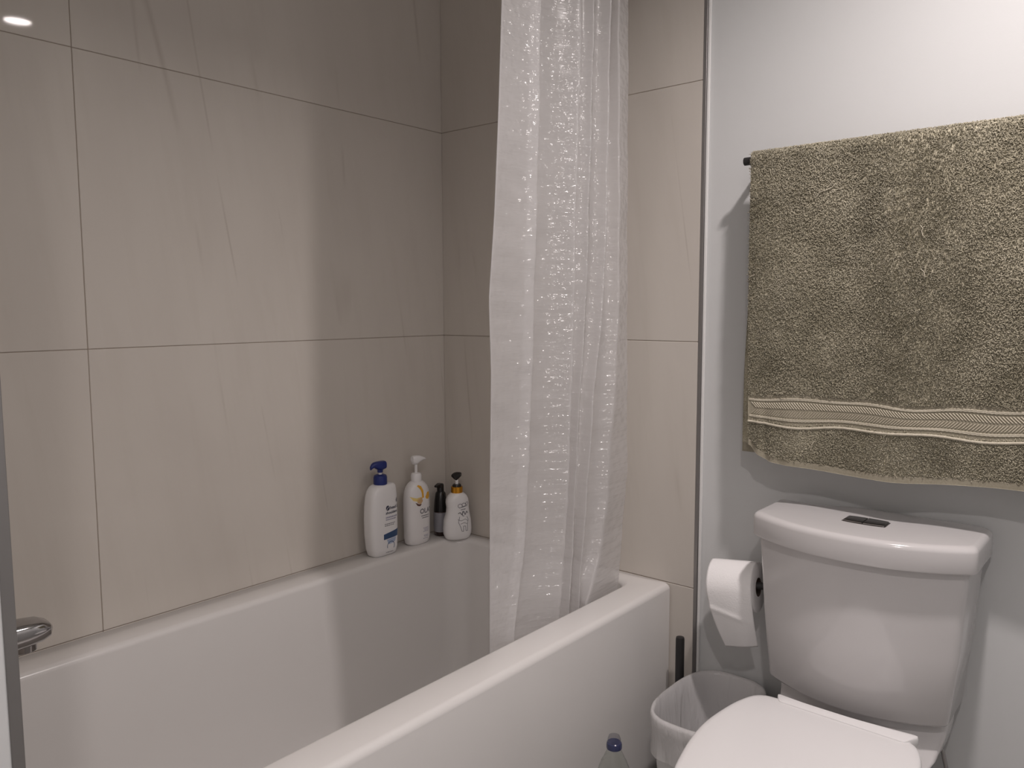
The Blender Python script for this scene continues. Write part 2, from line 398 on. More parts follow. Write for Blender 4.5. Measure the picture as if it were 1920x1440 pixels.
def build_curtain():
    order = ['L', 'c1', 'b1', 'c2', 'b2', 'c3', 'b3', 'c4', 'b4', 'c5', 'R']
    zs = np.linspace(.40, 2.09, 320); nz = len(zs)
    xc = lambda z: .655 + (z-.45)*.03
    rowsP = []
    for z in zs:
        key = []
        for k in order:
            off, tab = CREASE[k]; tz = [b for a, b in tab]; ty = [a for a, b in tab]
            key.append((xc(z)+(off-.014 if k == 'b1' else off+.010 if k[0] == 'b' else off), float(np.interp(z, tz, ty))))
        # long panels bow slightly so that they read as soft folds
        P = []
        for i in range(len(key)-1):
            (xa, ya), (xb, yb) = key[i], key[i+1]
            n = 22
            for j in range(n):
                t = j/n; bow = math.sin(PI*t)
                amp = .004 if i in (0, 2) else (.002 if i % 2 == 0 else 0)
                tx = t**2.8 if i % 2 == 0 and i < 9 else t      # panels stay flat, then flare out into each fold
                P.append((xa+(xb-xa)*tx + amp*bow*(.6+.4*math.sin(z*3.1+i)), ya+(yb-ya)*t))
        P.append(key[-1])
        P = np.array(P)
        Q = P.copy()
        for _ in range(2): Q[1:-1] = .25*Q[:-2]+.5*Q[1:-1]+.25*Q[2:]
        rowsP.append(Q)
    nu = len(rowsP[0])
    verts = []; uvs = []
    ph = rng.uniform(0, 6.28, 20)
    for k, z in enumerate(zs):
        Q = rowsP[k]; s = np.concatenate([[0], np.cumsum(np.linalg.norm(np.diff(rowsP[nz//2], axis=0), axis=1))])
        for i in range(nu):
            w = .0004*math.sin(z*61+ph[0]+s[i]*9)+.0009*math.sin(z*27+ph[1]-s[i]*21)+.0003*math.sin(z*117+ph[2]+s[i]*33)
            verts.append((Q[i, 0]+w, Q[i, 1], z)); uvs.append((s[i], z))
    faces = [(k*nu+i, k*nu+i+1, (k+1)*nu+i+1, (k+1)*nu+i) for k in range(nz-1) for i in range(nu-1)]
    me = bpy.data.meshes.new('shower_curtain'); me.from_pydata(verts, [], faces); me.update()
    uvl = me.uv_layers.new(name='UVMap'); li = np.zeros(len(me.loops), np.int32); me.loops.foreach_get('vertex_index', li)
    uvl.data.foreach_set('uv', np.array(uvs, np.float32)[li].ravel())
    c = empty('shower_curtain', (.70, -.30, 2.10))
    o = finish('curtain_sheet', me, M['curtain'], c); o.location = (-.70, .30, -2.10)
    # hem tape down the free edge and the rings that carry it
    r0 = [rowsP[k][0] for k in range(nz)]
    MB().tube([(r0[k][0]-.70, r0[k][1]+.30, zs[k]-2.10) for k in range(0, nz, 4)], .0016, 6).build('edge_hem', M['curtain'], c)
    for y in (-.50, -.43, -.36, -.29, -.22, -.15, -.08):
        mbx = MB(); R_ = .030
        mbx.tube([(.0+0, y+.30+R_*0, .0)]*0 or [(R_*math.sin(a), y+.30, .043-.0+R_*math.cos(a)) for a in [2*PI*i/24 for i in range(25)]], .002, 6)
        mbx.build('curtain_ring', M['chrome'], c)
    tag(c, 'frosted clear plastic shower curtain bunched up and hanging inside the tub', 'shower curtain')
build_curtain()
rod = empty('curtain_rod', (.70, 0, 2.16))
tag(rod, 'straight metal rod above the tub that carries the frosted curtain', 'curtain rod')
MB().tube([(0, YT+.002, 0), (0, -.002, 0)], .0125, 20).build('rod_tube', M['chrome'], rod)
for y in (YT, -.010): MB().lathe([(.026, 0), (.026, .010), (.014, .010)], 24).build('rod_flange', M['chrome'], rod).matrix_local = Matrix.Translation((0, y+(.0105 if y < -1 else -.0005), 0)) @ Matrix.Rotation(PI/2, 4, 'X') if y < -1 else Matrix.Translation((0, -.0005, 0)) @ Matrix.Rotation(PI/2, 4, 'X')

# ------------------------------------------------------------------ pump bottles
def superellipse(a, b, n, z, seg=48, ox=0.0):
    out = []
    for i in range(seg):
        t = 2*PI*i/seg; c, s_ = math.cos(t), math.sin(t)
        out.append((ox+a*math.copysign(abs(c)**(2/n), c), b*math.copysign(abs(s_)**(2/n), s_), z))
    return out

class Bottle:
    """front faces local -Y; prof rows are (z, left, right, half depth, exponent)"""
    def __init__(s, name, loc, rz, prof, mat):
        s.root = empty(name, loc, rz); s.prof = prof
        rings = [superellipse((l+r)/2, d, n, z, 56, (r-l)/2) for z, l, r, d, n in prof]
        s.body = MB().loft(rings).build('bottle_body', mat, s.root, auto=60)
    def at(s, z):
        P = s.prof; zz = [p[0] for p in P]
        return [float(np.interp(z, zz, [p[k] for p in P])) for k in (1, 2, 3, 4)]
    def surf(s, u, z, off=.0004):
        l, r, d, n = s.at(z); a = (l+r)/2; ox = (r-l)/2
        q = min(.999, abs((u-ox)/a)); return (u, -(d*(1-q**n)**(1/n))-off, z)
    def text(s, txt, size, u, z, mat, name='label_text', align='LEFT', slant=0.0, off=.0005):
        v, f = text_mesh(txt, size, align)
        o = MB().add([s.surf(u+x+slant*y, z+y+0.0*x, off) for x, y in v], f).build(name, mat, s.root, smooth=False); return o
    def patch(s, poly, mat, name='label_print', off=.0003, mb=None, n=10):
        """closed polygon in (u, z), gridded across so that it follows the curve"""
        fine = []
        for (xa, za), (xb, zb) in zip(poly, poly[1:]+poly[:1]):
            k = max(1, int(math.hypot(xb-xa, zb-za)/.003)); fine += [(xa+(xb-xa)*q/k, za+(zb-za)*q/k) for q in range(k)]
        poly = fine
        m = mb or MB(); cu = sum(p[0] for p in poly)/len(poly); cz = sum(p[1] for p in poly)/len(poly)
        rings = [[s.surf(cu+(x-cu)*t, cz+(z-cz)*t, off) for x, z in poly] for t in (1, .8, .6, .4, .2, .05)]
        m.loft(rings, False, True)
        if mb is None: return m.build(name, mat, s.root, smooth=False)
    def line(s, pts, w, mb, off=.0003):
        for (u0, z0), (u1, z1) in zip(pts[:-1], pts[1:]):
            k = max(1, int(math.hypot(u1-u0, z1-z0)/.004))
            for j in range(k):
                a = (u0+(u1-u0)*j/k, z0+(z1-z0)*j/k); b = (u0+(u1-u0)*(j+1)/k, z0+(z1-z0)*(j+1)/k)
                dx, dz = b[0]-a[0], b[1]-a[1]; L = math.hypot(dx, dz) or 1; nx, nz = -dz/L*w/2, dx/L*w/2
                mb.add([s.surf(a[0]-nx, a[1]-nz, off), s.surf(b[0]-nx, b[1]-nz, off), s.surf(b[0]+nx, b[1]+nz, off), s.surf(a[0]+nx, a[1]+nz, off)], [(0, 1, 2, 3)])
    def dashes(s, u0, u1, z, h, mat, mb, seed, slope=0.0):
        r = random.Random(seed); u = u0
        while u < u1:
            w = r.uniform(.0025, .006); e = min(u+w, u1)
            s.line([(u, z+slope*(u-u0)), (e, z+slope*(e-u0))], h, mb); u = e+.0012

def pump(root, c, z, collar, collar_mat, stem_r, stem_mat, z_stem, head, head_mat, ang):
    """collar: [(r, z)...] lathe profile; head: list of (along, half width, top, bottom)"""
    MB().lathe([(r, z+h) for r, h in collar], 32, c).build('pump_collar', collar_mat, root)
    MB().lathe([(stem_r, z+collar[-1][1]-.004), (stem_r, z_stem)], 20, c).build('pump_stem', stem_mat, root)
    ca, sa = math.cos(ang), math.sin(ang); rings = []
    for s_, hw, zt, zb in head:
        cz = (zt+zb)/2; hz = (zt-zb)/2; ring = []
        for i in range(20):
            t = 2*PI*i/20; a = hw*math.copysign(abs(math.cos(t))**.7, math.cos(t)); b = hz*math.copysign(abs(math.sin(t))**.7, math.sin(t))
            ring.append((c[0]+ca*s_-sa*a, c[1]+sa*s_+ca*a, z_stem+cz+b))
        rings.append(ring)
    MB().loft(rings).build('pump_head', head_mat, root)

RZ = PI/2
# 1: tall white bottle, navy pump
b1 = Bottle('shampoo_bottle', (.048, -.302, .5), RZ, [
    (0, .034, .037, .019, 3.2), (.004, .039, .041, .024, 3.2), (.02, .043, .0435, .0265, 3.4), (.06, .0465, .0445, .027, 3.6), (.10, .047, .0445, .027, 3.6),
    (.135, .0455, .0445, .0268, 3.5), (.160, .042, .044, .0262, 3.4), (.175, .0375, .0435, .025, 3.2), (.184, .031, .042, .0235, 3.0), (.1885, .025, .0385, .020, 2.8), (.190, .021, .028, .016, 2.4)], M['white_pl'])
tag(b1.root, 'tall white shampoo bottle with navy blue pump and dark blue band, on the tub rim', 'shampoo bottle')
pump(b1.root, (0, 0), .188, [(.0178, 0), (.0182, .004), (.0182, .020), (.0165, .0255), (.011, .028)], M['navy'], .0048, M['white_pl'], .2325,
     [(-.017, .008, .016, .000), (-.013, .0125, .0185, -.003), (0, .0125, .019, -.006), (.011, .0115, .0188, -.002), (.020, .0085, .0175, .005), (.027, .0055, .0145, .002), (.0315, .0035, .009, -.001)], M['navy'], PI)
MB().lathe([(.0075, .2215), (.0078, .2305), (.011, .2365)], 20).build('pump_neck', M['navy'], b1.root)
b1.text('head &', .0118, .0075, .1245, M['ink'], 'brand_text', slant=.15)
b1.text('shoulders', .0105, -.0065, .1125, M['ink'], 'brand_text', slant=.15)
mb = MB()
b1.patch([(.0012+.0062*math.cos(t)*1.0, .1285+.0068*math.sin(t)) for t in [2*PI*i/20 for i in range(20)]], None, mb=mb); mb.build('brand_emblem', M['ink'], b1.root, smooth=False)
mb = MB(); b1.line([(-.0025, .1245), (.0008, .129), (.0048, .1322)], .0014, mb, off=.0007); mb.build('emblem_stroke', M['white_pl'], b1.root, smooth=False)
mb = MB(); b1.dashes(-.006, .034, .1035, .0036, None, mb, 3); b1.dashes(-.006, .030, .0975, .0030, None, mb, 4); mb.build('fine_print', M['ink_lav'], b1.root, smooth=False)
mb = MB(); b1.dashes(-.010, .026, .0865, .0020, None, mb, 5); b1.dashes(-.010, .022, .0820, .0020, None, mb, 6); mb.build('fine_print', M['ink_grey'], b1.root, smooth=False)
mb = MB(); b1.dashes(-.006, .020, .0095, .0016, None, mb, 8); mb.build('fine_print', M['ink_grey'], b1.root, smooth=False)
b1.patch([(-.014, .060), (.0385, .0675), (.0375, .0525), (.036, .048), (-.014, .0455)], M['ink_blue'], 'blue_band')
b1.patch([(.031, .146), (.0365, .152), (.0385, .147), (.0365, .139), (.032, .140)], M['ink_grey'], 'cap_mark')
b1.patch([(-.004, .0445), (.029, .0465), (.026, .036), (.016, .032), (.002, .031)], M['ink_pale'], 'droplet_print')
mb = MB(); b1.line([(.010+.0125*math.cos(t), .0255+.012*math.sin(t)) for t in [math.radians(200-i*14) for i in range(18)]], .0016, mb, off=.0006); mb.build('droplet_outline', M['ink_blue'], b1.root, smooth=False)

b1.root.scale = (1.05, 1.03, 1.045)
# 2: pearl white bottle, white pump
b2 = Bottle('body_wash_bottle', (.046, -.166, .5), RZ, [
    (0, 0.0329, 0.0329, 0.0198, 2.5), (0.004, 0.0390, 0.0390, 0.0237, 2.5), (0.02, 0.0421, 0.0421, 0.0259, 2.5), (0.08, 0.0433, 0.0433, 0.0264, 2.5), (0.13, 0.0427, 0.0427, 0.0259, 2.5),
    (0.155, 0.0409, 0.0409, 0.0248, 2.4), (0.168, 0.0355, 0.0355, 0.0231, 2.3), (0.177, 0.0280, 0.0280, 0.0203, 2.2), (0.182, 0.0213, 0.0213, 0.0170, 2.1), (0.184, 0.0163, 0.0163, 0.0152, 2)], M['cream_pl'])
tag(b2.root, 'pearl white body wash bottle with all white pump and orange fruit print, on the rim', 'body wash bottle')
pump(b2.root, (0, 0), .182, [(.0158, 0), (.016, .003), (.016, .019), (.0135, .0245), (.008, .026)], M['white_pl'], .0044, M['white_pl'], .236,
     [(-.013, .008, .020, .004), (-.010, .0105, .022, -.003), (0, .0105, .0225, -.004), (.012, .0095, .021, .002), (.022, .0065, .017, .006), (.030, .004, .0135, .0065), (.034, .002, .0105, .0065)], M['white_pl'], math.radians(-8))
b2.text('OLAY', .020, -.011, .092, M['ink_grey'], 'brand_text')
mb = MB(); b2.dashes(-.006, .026, .0845, .0028, None, mb, 13); b2.dashes(-.003, .024, .0785, .0026, None, mb, 14); mb.build('fine_print', M['ink_grey'], b2.root, smooth=False)
mb = MB()
for k, zz in enumerate((.048, .0445, .041, .0375, .026, .0225, .017)): b2.dashes(.001+.002*(k % 3), .022, zz, .0016, None, mb, 20+k)
mb.build('fine_print', M['ink_lav'], b2.root, smooth=False)
b2.patch([(-0.0116, 0.1760), (-0.0023, 0.1720), (0.0046, 0.1580), (0.0059, 0.1380), (-0.0010, 0.1360), (-0.0023, 0.1520), (-0.0073, 0.1660), (-0.0154, 0.1730)], M['yellow'], 'fruit_print')
b2.patch([(0.0115, 0.1380), (0.0215, 0.1510), (0.0321, 0.1500), (0.0328, 0.1370), (0.0240, 0.1300), (0.0153, 0.1320)], M['yellow'], 'fruit_print')
b2.patch([(-0.0385, 0.1450), (-0.0210, 0.1390), (-0.0023, 0.1410), (-0.0047, 0.1310), (-0.0185, 0.1290), (-0.0310, 0.1330)], M['paleyellow'], 'fruit_print')
b2.patch([(-0.0210, 0.1360), (-0.0023, 0.1390), (0.0009, 0.1280), (-0.0073, 0.1200), (-0.0185, 0.1250)], M['tan'], 'fruit_print')
b2.patch([(-0.0254, 0.1270), (-0.0135, 0.1210), (-0.0035, 0.1200), (-0.0097, 0.1145), (-0.0185, 0.1165)], M['brown'], 'fruit_print')

# 3: small black bottle behind
b3 = Bottle('serum_bottle', (.040, -.062, .5), RZ, [(0, .0185, .0185, .0185, 2), (.002, .0205, .0205, .0205, 2), (.072, .0205, .0205, .0205, 2), (.074, .020, .020, .020, 2)], M['darkbrown'])
tag(b3.root, 'small black pump bottle with grey label, standing behind between the two white bottles', 'pump bottle')
MB().lathe([(.0208, .0745), (.0206, .080), (.0185, .105), (.0150, .128), (.0105, .134)], 32).build('pump_collar', M['blackgloss'], b3.root)
MB().lathe([(.0212, .0125), (.0212, .0715)], 40, cap0=False, cap1=False).build('label_wrap', M['grey_label'], b3.root)
MB().lathe([(.0105, .132), (.0105, .152), (.009, .156)], 24).build('pump_stem', M['blackgloss'], b3.root)
MB().loft([[(s_, a, .151+b) for a, b in ((hw, hz), (-hw, hz), (-hw, -hz), (hw, -hz))] for s_, hw, hz in ((.006, .008, .006), (-.004, .009, .007), (-.016, .006, .004), (-.022, .004, .0025))]).build('pump_head', M['blackgloss'], b3.root, bevel=.0015)

# 4: waisted white bottle with gold collar
b4 = Bottle('lotion_bottle', (.103, -.056, .5), math.radians(62), [
    (0, .030, .030, .020, 2.5), (.003, .034, .034, .023, 2.5), (.015, .0385, .0385, .026, 2.5), (.030, .0395, .0395, .0265, 2.5), (.055, .0375, .038, .025, 2.5),
    (.078, .0305, .034, .0225, 2.5), (.092, .0292, .0325, .022, 2.5), (.106, .0312, .0325, .0225, 2.5), (.116, .0305, .031, .022, 2.4), (.126, .0255, .0265, .020, 2.2), (.132, .019, .0195, .017, 2.1), (.135, .0145, .0145, .0145, 2)], M['white_pl'])
tag(b4.root, 'short waisted white lotion bottle with gold collar and black pump, rightmost on the tub rim', 'lotion bottle')
MB().lathe([(.0150, .134), (.0158, .135), (.0158, .151), (.0148, .152)], 36).build('gold_collar', M['gold'], b4.root)
pump(b4.root, (0, 0), .151, [(.0125, 0), (.0125, .004), (.0105, .0075), (.007, .008)], M['blackgloss'], .0042, M['white_pl'], .172,
     [(-.0125, .007, .019, .010), (-.009, .0095, .021, .006), (0, .0095, .0215, -.003), (.007, .0085, .020, .001), (.012, .006, .0165, .006), (.0145, .003, .013, .008)], M['blackgloss'], math.radians(150))
mb = MB()
for (cu, cz, r_) in ((.002, .099, .0062), (.0125, .1015, .0055), (.022, .1045, .004)):
    b4.line([(cu+r_*math.cos(t), cz+r_*.9*math.sin(t)) for t in [2*PI*i/14 for i in range(15)]], .0015, mb)
b4.line([(-.001, .093), (.024, .098)], .0018, mb); b4.dashes(.004, .018, .0875, .0028, None, mb, 31, .1)
b4.line([(-.004, .077), (.002, .080), (.006, .073), (.012, .083), (.016, .072), (.021, .082), (.024, .076)], .0024, mb)
b4.line([(.009, .083), (.008, .070), (.013, .069)], .002, mb)
b4.line([(.000, .068), (-.004, .052), (.002, .038), (.005, .026), (.010, .025), (.010, .040), (.016, .040), (.017, .026), (.022, .026), (.022, .046), (.025, .058), (.021, .067)], .0014, mb)
b4.line([(-.006, .060), (.004, .056), (.016, .060), (.024, .054)], .0012, mb); b4.line([(.002, .047), (.012, .050), (.021, .046)], .0012, mb)
mb.build('doodle_print', M['ink_grey'], b4.root, smooth=False)

b4.root.scale = (1.09, 1.05, 1.03)
# ------------------------------------------------------------------ towel rail and towel
YB, ZB = -.074, 1.490
tb = empty('towel_rail', (1.31, 0, ZB)); XA, XB = .984, 1.668
tag(tb, 'matte black towel rail on the painted wall above the toilet', 'towel rail')
MB().tube([(XA-1.31, YB, 0), (XB-1.31, YB, 0)], .0085, 20).build('rail_bar', M['black'], tb, bevel=.001)
for x in (XA+.010, XB-.010):
    MB().tube([(x-1.31, .007, 0), (x-1.31, YB, 0)], .007, 18).build('rail_post', M['black'], tb)
    MB().lathe([(.021, 0), (.021, .006), (.018, .008)], 28).build('wall_plate', M['black'], tb).matrix_local = Matrix.Translation((x-1.31, .0078, 0)) @ Matrix.Rotation(PI/2, 4, 'X')

def build_towel():
    root = empty('bath_towel', (1.33, YB, ZB))
    tag(root, 'olive green terry bath towel folded over the black towel rail', 'bath towel')
    NU, W0, W1 = 150, 1.005, 1.650
    ZT = ZB+.0125
    Rf = .0155
    def wave(x, z):      # soft folds across the hanging face
        d = (ZB-z)
        f = min(1, max(0, d/.25))
        return f*(.0045*math.sin(9.5*x*2+.8+d*1.2)+.0035*math.sin(31*x-2.2+1.5*d)) + .0015*math.sin(55*x+d*7)
    def front_bottom(x):
        t = x-W0
        return .849+.036*math.exp(-(t/.028)**1.3)+.0035*math.sin(t*14+1)+.030*max(0, t-.30)
    def front(x, s):     # s metres from the top line down the front
        L = ZB-front_bottom(x); z = ZB-s*1.0
        y = YB-Rf-.002*min(1, s/.1) - wave(x, z) - .006*min(1, s/.6)
        e = (x-W0)
        xs = x + .004*min(1, s/.25)*max(0, 1-e/.25) + .010*max(0, (s-.25)/.4)*max(0, 1-e/.3)
        # gathers at the lower left corner
        if e < .10:
            q = max(0, (s-.50)/.13); y += q*.006*math.sin(e*190)*math.exp(-e/.05)
        return Vector((xs, y, z))
    def pt(x, s):
        if s >= 0: return front(x, s)
        a = -s/Rf
        if a <= PI:
            c0 = front(x, 0)
            return Vector((c0.x, YB-Rf*math.cos(a), ZB+Rf*math.sin(a)))
        d = (a-PI)*Rf
        return Vector((x+.002-.017*min(1, d/.45)*max(0, 1-(x-W0)/.25), YB+Rf-.002*min(1, d/.1)+.35*wave(x, ZB-d), ZB-d))
    arc = PI*Rf
    # --- strip builder with thickness
    def strip(s_of, ns, name, mat, push, th=.006, kind=None):
        xs = np.linspace(W0, W1, NU); outer = []; 
        for x in xs:
            for j in range(ns): outer.append(pt(x, s_of(x, j/(ns-1))))
        P = np.array([tuple(p) for p in outer]).reshape(NU, ns, 3)
        du = np.gradient(P, axis=0); dv = np.gradient(P, axis=1); n = np.cross(du, dv); n /= np.linalg.norm(n, axis=2, keepdims=True)+1e-12
        return P, n
    mats = {}
    # terry: back flap + over the rail + front down to the woven band, then the strip below the band
    def band_top(x): return ZB-(.997+.006*max(0, x-1.25)/.3+.003*math.sin(17*x+.5)+.0025*math.sin(41*x))
    def band_bot(x): return ZB-(.940+.010*max(0, x-1.25)/.3+.0035*math.sin(15*x+1.4)+.002*math.sin(37*x+1)+.004*math.exp(-(x-W0)/.05))
    def hem_top(x): return ZB-front_bottom(x)-.0125
    def full(x): return ZB-front_bottom(x)
    def sheet(s0, s1, ns, th, off, name, mat, tuft=0, colvar=0, seedk=0):
        xs = np.linspace(W0, W1, NU); P = np.zeros((NU, ns, 3))
        for i, x in enumerate(xs):
            a, b = s0(x), s1(x)
            for j in range(ns): P[i, j] = pt(x, a+(b-a)*j/(ns-1))
        du = np.gradient(P, axis=0); dv = np.gradient(P, axis=1); n = np.cross(dv, du); n /= np.linalg.norm(n, axis=2, keepdims=True)+1e-12
        # outward = away from the rail axis
        axis = np.array([0, YB, 0]); 
        A = P + n*off; B = P + n*(off-th)
        V = np.concatenate([A.reshape(-1, 3), B.reshape(-1, 3)]); k = NU*ns; f = []
        for i in range(NU-1):
            for j in range(ns-1):
                q = (i*ns+j, i*ns+j+1, (i+1)*ns+j+1, (i+1)*ns+j); f.append(q); f.append(tuple(k+t for t in reversed(q)))
        for i in range(NU-1):
            for j in (0, ns-1): f.append((i*ns+j, (i+1)*ns+j, k+(i+1)*ns+j, k+i*ns+j))
        for j in range(ns-1):
            for i in (0, NU-1): f.append((i*ns+j, i*ns+j+1, k+i*ns+j+1, k+i*ns+j))
        return P, n, V, f
    def tufts(P, n, count, length, lift):
        nu, ns, _ = P.shape
        ui = rng.uniform(0, nu-1.001, count); vi = rng.uniform(0, ns-1.001, count)
        i0 = ui.astype(int); j0 = vi.astype(int); fu = (ui-i0)[:, None]; fv = (vi-j0)[:, None]
        def bil(A): return (A[i0, j0]*(1-fu)*(1-fv)+A[i0+1, j0]*fu*(1-fv)+A[i0, j0+1]*(1-fu)*fv+A[i0+1, j0+1]*fu*fv)
        p = bil(P); nn = bil(n); nn /= np.linalg.norm(nn, axis=1, keepdims=True)
        up = np.array([0, 0, 1.0]); t1 = np.cross(nn, np.array([1.0, 0, 0])); t1 /= np.linalg.norm(t1, axis=1, keepdims=True)+1e-9
        t2 = np.cross(nn, t1)
        # pile lies in patches: a slow direction field plus scatter
        fld = 1.3*np.sin(p[:, 0]*11+np.sin(p[:, 2]*5)*1.4)+.9*np.sin(p[:, 2]*13+p[:, 0]*7)+.7*np.sin(p[:, 0]*37-p[:, 2]*19)
        ang = fld*1.1+rng.normal(0, 1.0, count)
        lie = np.clip(.55+.25*np.sin(p[:, 0]*17+1)+rng.normal(0, .2, count), .1, 1.1)
        d = t1*np.cos(ang)[:, None]+t2*np.sin(ang)[:, None]
        L = (length*rng.uniform(.6, 1.35, count))[:, None]; li = lie[:, None]
        r = (rng.uniform(.00055, .00095, count))[:, None]
        side = np.cross(d, nn)
        curl = side*rng.normal(0, .35, count)[:, None]
        c0 = p; c1 = p + nn*L*.62*lift + d*L*.30*li; c2 = p + nn*L*(.85*lift-.15*li) + d*L*.75*li + curl*L*.6; c3 = c2 - nn*L*.30*lift + d*L*.25*li + curl*L*.5
        V = []; 
        for c, k in ((c0, 1.1), (c1, 1.15), (c2, 1.0), (c3, .55)):
            for a in (0, 2.094, 4.189):
                V.append(c + (side*math.cos(a)+nn*math.sin(a)*.8+d*math.sin(a)*.5)*r*k)
        V = np.stack(V, 1).reshape(-1, 3)          # 12 verts per tuft
        base = np.arange(count)[:, None]*12
        q = []
        for k in range(3):
            for a in range(3):
                b_ = (a+1) % 3; q.append([k*3+a, k*3+b_, (k+1)*3+b_, (k+1)*3+a])
        F = (base[:, None, :]*0 + base[:, :, None] + np.array(q)[None]).reshape(-1, 4)
        return V, F
    def build(name, mat, parts, quads=None):
        V = np.concatenate([p for p, _ in parts]); F = []; o = 0; 
        fl = []
        for p, f in parts:
            fl.append(np.array(f, np.int64)+o); o += len(p)
        F = np.concatenate(fl)
        me = bpy.data.meshes.new(name); me.vertices.add(len(V)); me.vertices.foreach_set('co', (V-np.array([1.33, YB, ZB])).astype(np.float32).ravel())
        me.loops.add(len(F)*4); me.loops.foreach_set('vertex_index', F.astype(np.int32).ravel())
        me.polygons.add(len(F)); me.polygons.foreach_set('loop_start', (np.arange(len(F))*4).astype(np.int32)); 
        me.update(calc_edges=True); me.validate()
        me.polygons.foreach_set('use_smooth', np.ones(len(me.polygons), bool))
        me.materials.append(mat); return link(bpy.data.objects.new(name, me), root)
    back = lambda x: -(arc+.605)
    zero = lambda x: -arc*.5
    P, n, V, f = sheet(back, band_top, 150, .004, 0, 'terry', None)
    keep = P[:, 62:, :]; kn = n[:, 62:, :]
    tv, tf = tufts(keep, kn, 98000, .0058, .8)
    tv3, tf3 = tufts(P[:14, 2:62], n[:14, 2:62], 5000, .0045, .7)
    P2, n2, V2, f2 = sheet(band_bot, hem_top, 24, .004, 0, 'terry', None)
    tv2, tf2 = tufts(P2, n2, 13500, .0052, .75)
    build('terry_pile', M['terry'], [(V, f), (tv, tf), (V2, f2), (tv2, tf2), (tv3, tf3)])
    # a few long pulled threads
    for x0, z0, pts in ((1.148, 1.40, [(0, 0), (.005, .008), (.018, .011), (.028, .015), (.034, .022)]), (1.345, 1.31, [(0, 0), (-.003, .009), (-.001, .014), (-.006, .020)]), (1.352, 1.235, [(0, 0), (-.002, .010), (-.008, .015)]),
                        (1.012, 1.245, [(0, 0), (.004, .003), (.009, .004)]), (1.145, .890, [(0, 0), (.003, .012), (.008, .020)])):
        c = [pt(x0+a, ZB-(z0+b)) for a, b in pts]; MB().tube([(p.x-1.33, p.y-YB-.0055, p.z-ZB) for p in c], .0006, 5).build('pulled_thread', M['thread'], root)
    # flat woven band with cords and a herringbone centre
    bt = lambda x: band_top(x)-.002; bb = lambda x: band_bot(x)+.002
    P3, n3, V3, f3 = sheet(bt, bb, 60, .002, .0006, 'band', None)
    o = build('woven_band', M['band'], [(V3, f3)]); o['label'] = 'pale flat herringbone band near the towel hem'
    # chevrons: raised yarn floats
    H = []; xs = np.linspace(W0+.006, W1-.004, 330)
    def bandpt(x, t, off):
        a, b = bt(x), bb(x); p = pt(x, a+(b-a)*t); return Vector((p.x-1.33, p.y-YB-off, p.z-ZB))
    hb = MB()
    pitch = .0056
    for k in range(int((W1-W0-.02)/pitch)):
        x = W0+.008+k*pitch
        for t0, t1, dx in ((.26, .455, .0115), (.71, .515, .0115)):
            rr = []
            for q in range(5):
                t = t0+(t1-t0)*q/4; xx = x+dx*q/4
                if xx > W1-.002: xx = W1-.002
                rr.append((bandpt(xx-.0015, t, .0004), bandpt(xx, t, .0024), bandpt(xx+.0015, t, .0004)))
            v = [p for r_ in rr for p in r_]
            hb.add(v, [(i*3+j, i*3+j+1, (i+1)*3+j+1, (i+1)*3+j) for i in range(4) for j in range(2)])
    hb.build('herringbone_weave', M['bandlight'], root)
    for t in (.145, .185, .79, .83):
        cb = MB(); cb.tube([bandpt(x, t+.006*math.sin(x*900), .0012) for x in np.linspace(W0+.003, W1-.002, 420)], .00125, 6); cb.build('cord_stripe', M['bandlight'], root)
    eb = MB(); eb.tube([bandpt(x, 1.03, .0030+.0006*math.sin(x*300)) for x in np.linspace(W0+.001, W1-.001, 200)], .0026, 8); eb.build('band_edge', M['bandlight'], root)
    # folded hem
    P4, n4, V4, f4 = sheet(hem_top, full, 10, .005, .002, 'hem', None)
    build('front_hem', M['band'], [(V4, f4)])
    P5, n5, V5, f5 = sheet(lambda x: -(arc+.625), lambda x: -(arc+.605), 6, .004, .001, 'hem', None)
    build('back_hem', M['band'], [(V5, f5)])

def terry_mat(name, a, b_, rough=.95):
    m, nt, b = new_mat(name); L = nt.links.new
    tc = N(nt, 'ShaderNodeTexCoord'); n1 = N(nt, 'ShaderNodeTexNoise'); n1.inputs['Scale'].default_value = 420; n1.inputs['Detail'].default_value = 2
    L(tc.outputs['Object'], n1.inputs['Vector'])
    n2 = N(nt, 'ShaderNodeTexNoise'); n2.inputs['Scale'].default_value = 14; n2.inputs['Detail'].default_value = 3; L(tc.outputs['Object'], n2.inputs['Vector'])
    ad = N(nt, 'ShaderNodeMath', operation='ADD'); L(n1.outputs['Fac'], ad.inputs[0])
    mu = N(nt, 'ShaderNodeMath', operation='MULTIPLY_ADD'); L(n2.outputs['Fac'], mu.inputs[0]); mu.inputs[1].default_value = .6; mu.inputs[2].default_value = -.3; L(mu.outputs[0], ad.inputs[1])
    r = N(nt, 'ShaderNodeValToRGB'); L(ad.outputs[0], r.inputs[0]); e = r.color_ramp.elements
    e[0].position = .3; e[0].color = (*a, 1); e[1].position = .72; e[1].color = (*b_, 1); L(r.outputs[0], b.inputs['Base Color'])
    b.inputs['Roughness'].default_value = rough; b.inputs['Specular IOR Level'].default_value = .15
    b.inputs['Sheen Weight'].default_value = .15
    return m
M['terry'] = terry_mat('olive_terry', (.27, .245, .175), (.55, .51, .395))
M['band'] = terry_mat('olive_band', (.27, .245, .185), (.34, .31, .24), .7)
M['bandlight'] = terry_mat('olive_band_yarn', (.48, .44, .35), (.58, .54, .44), .6)
M['thread'] = plain('pale_thread', (.62, .57, .46), .8)
build_towel()

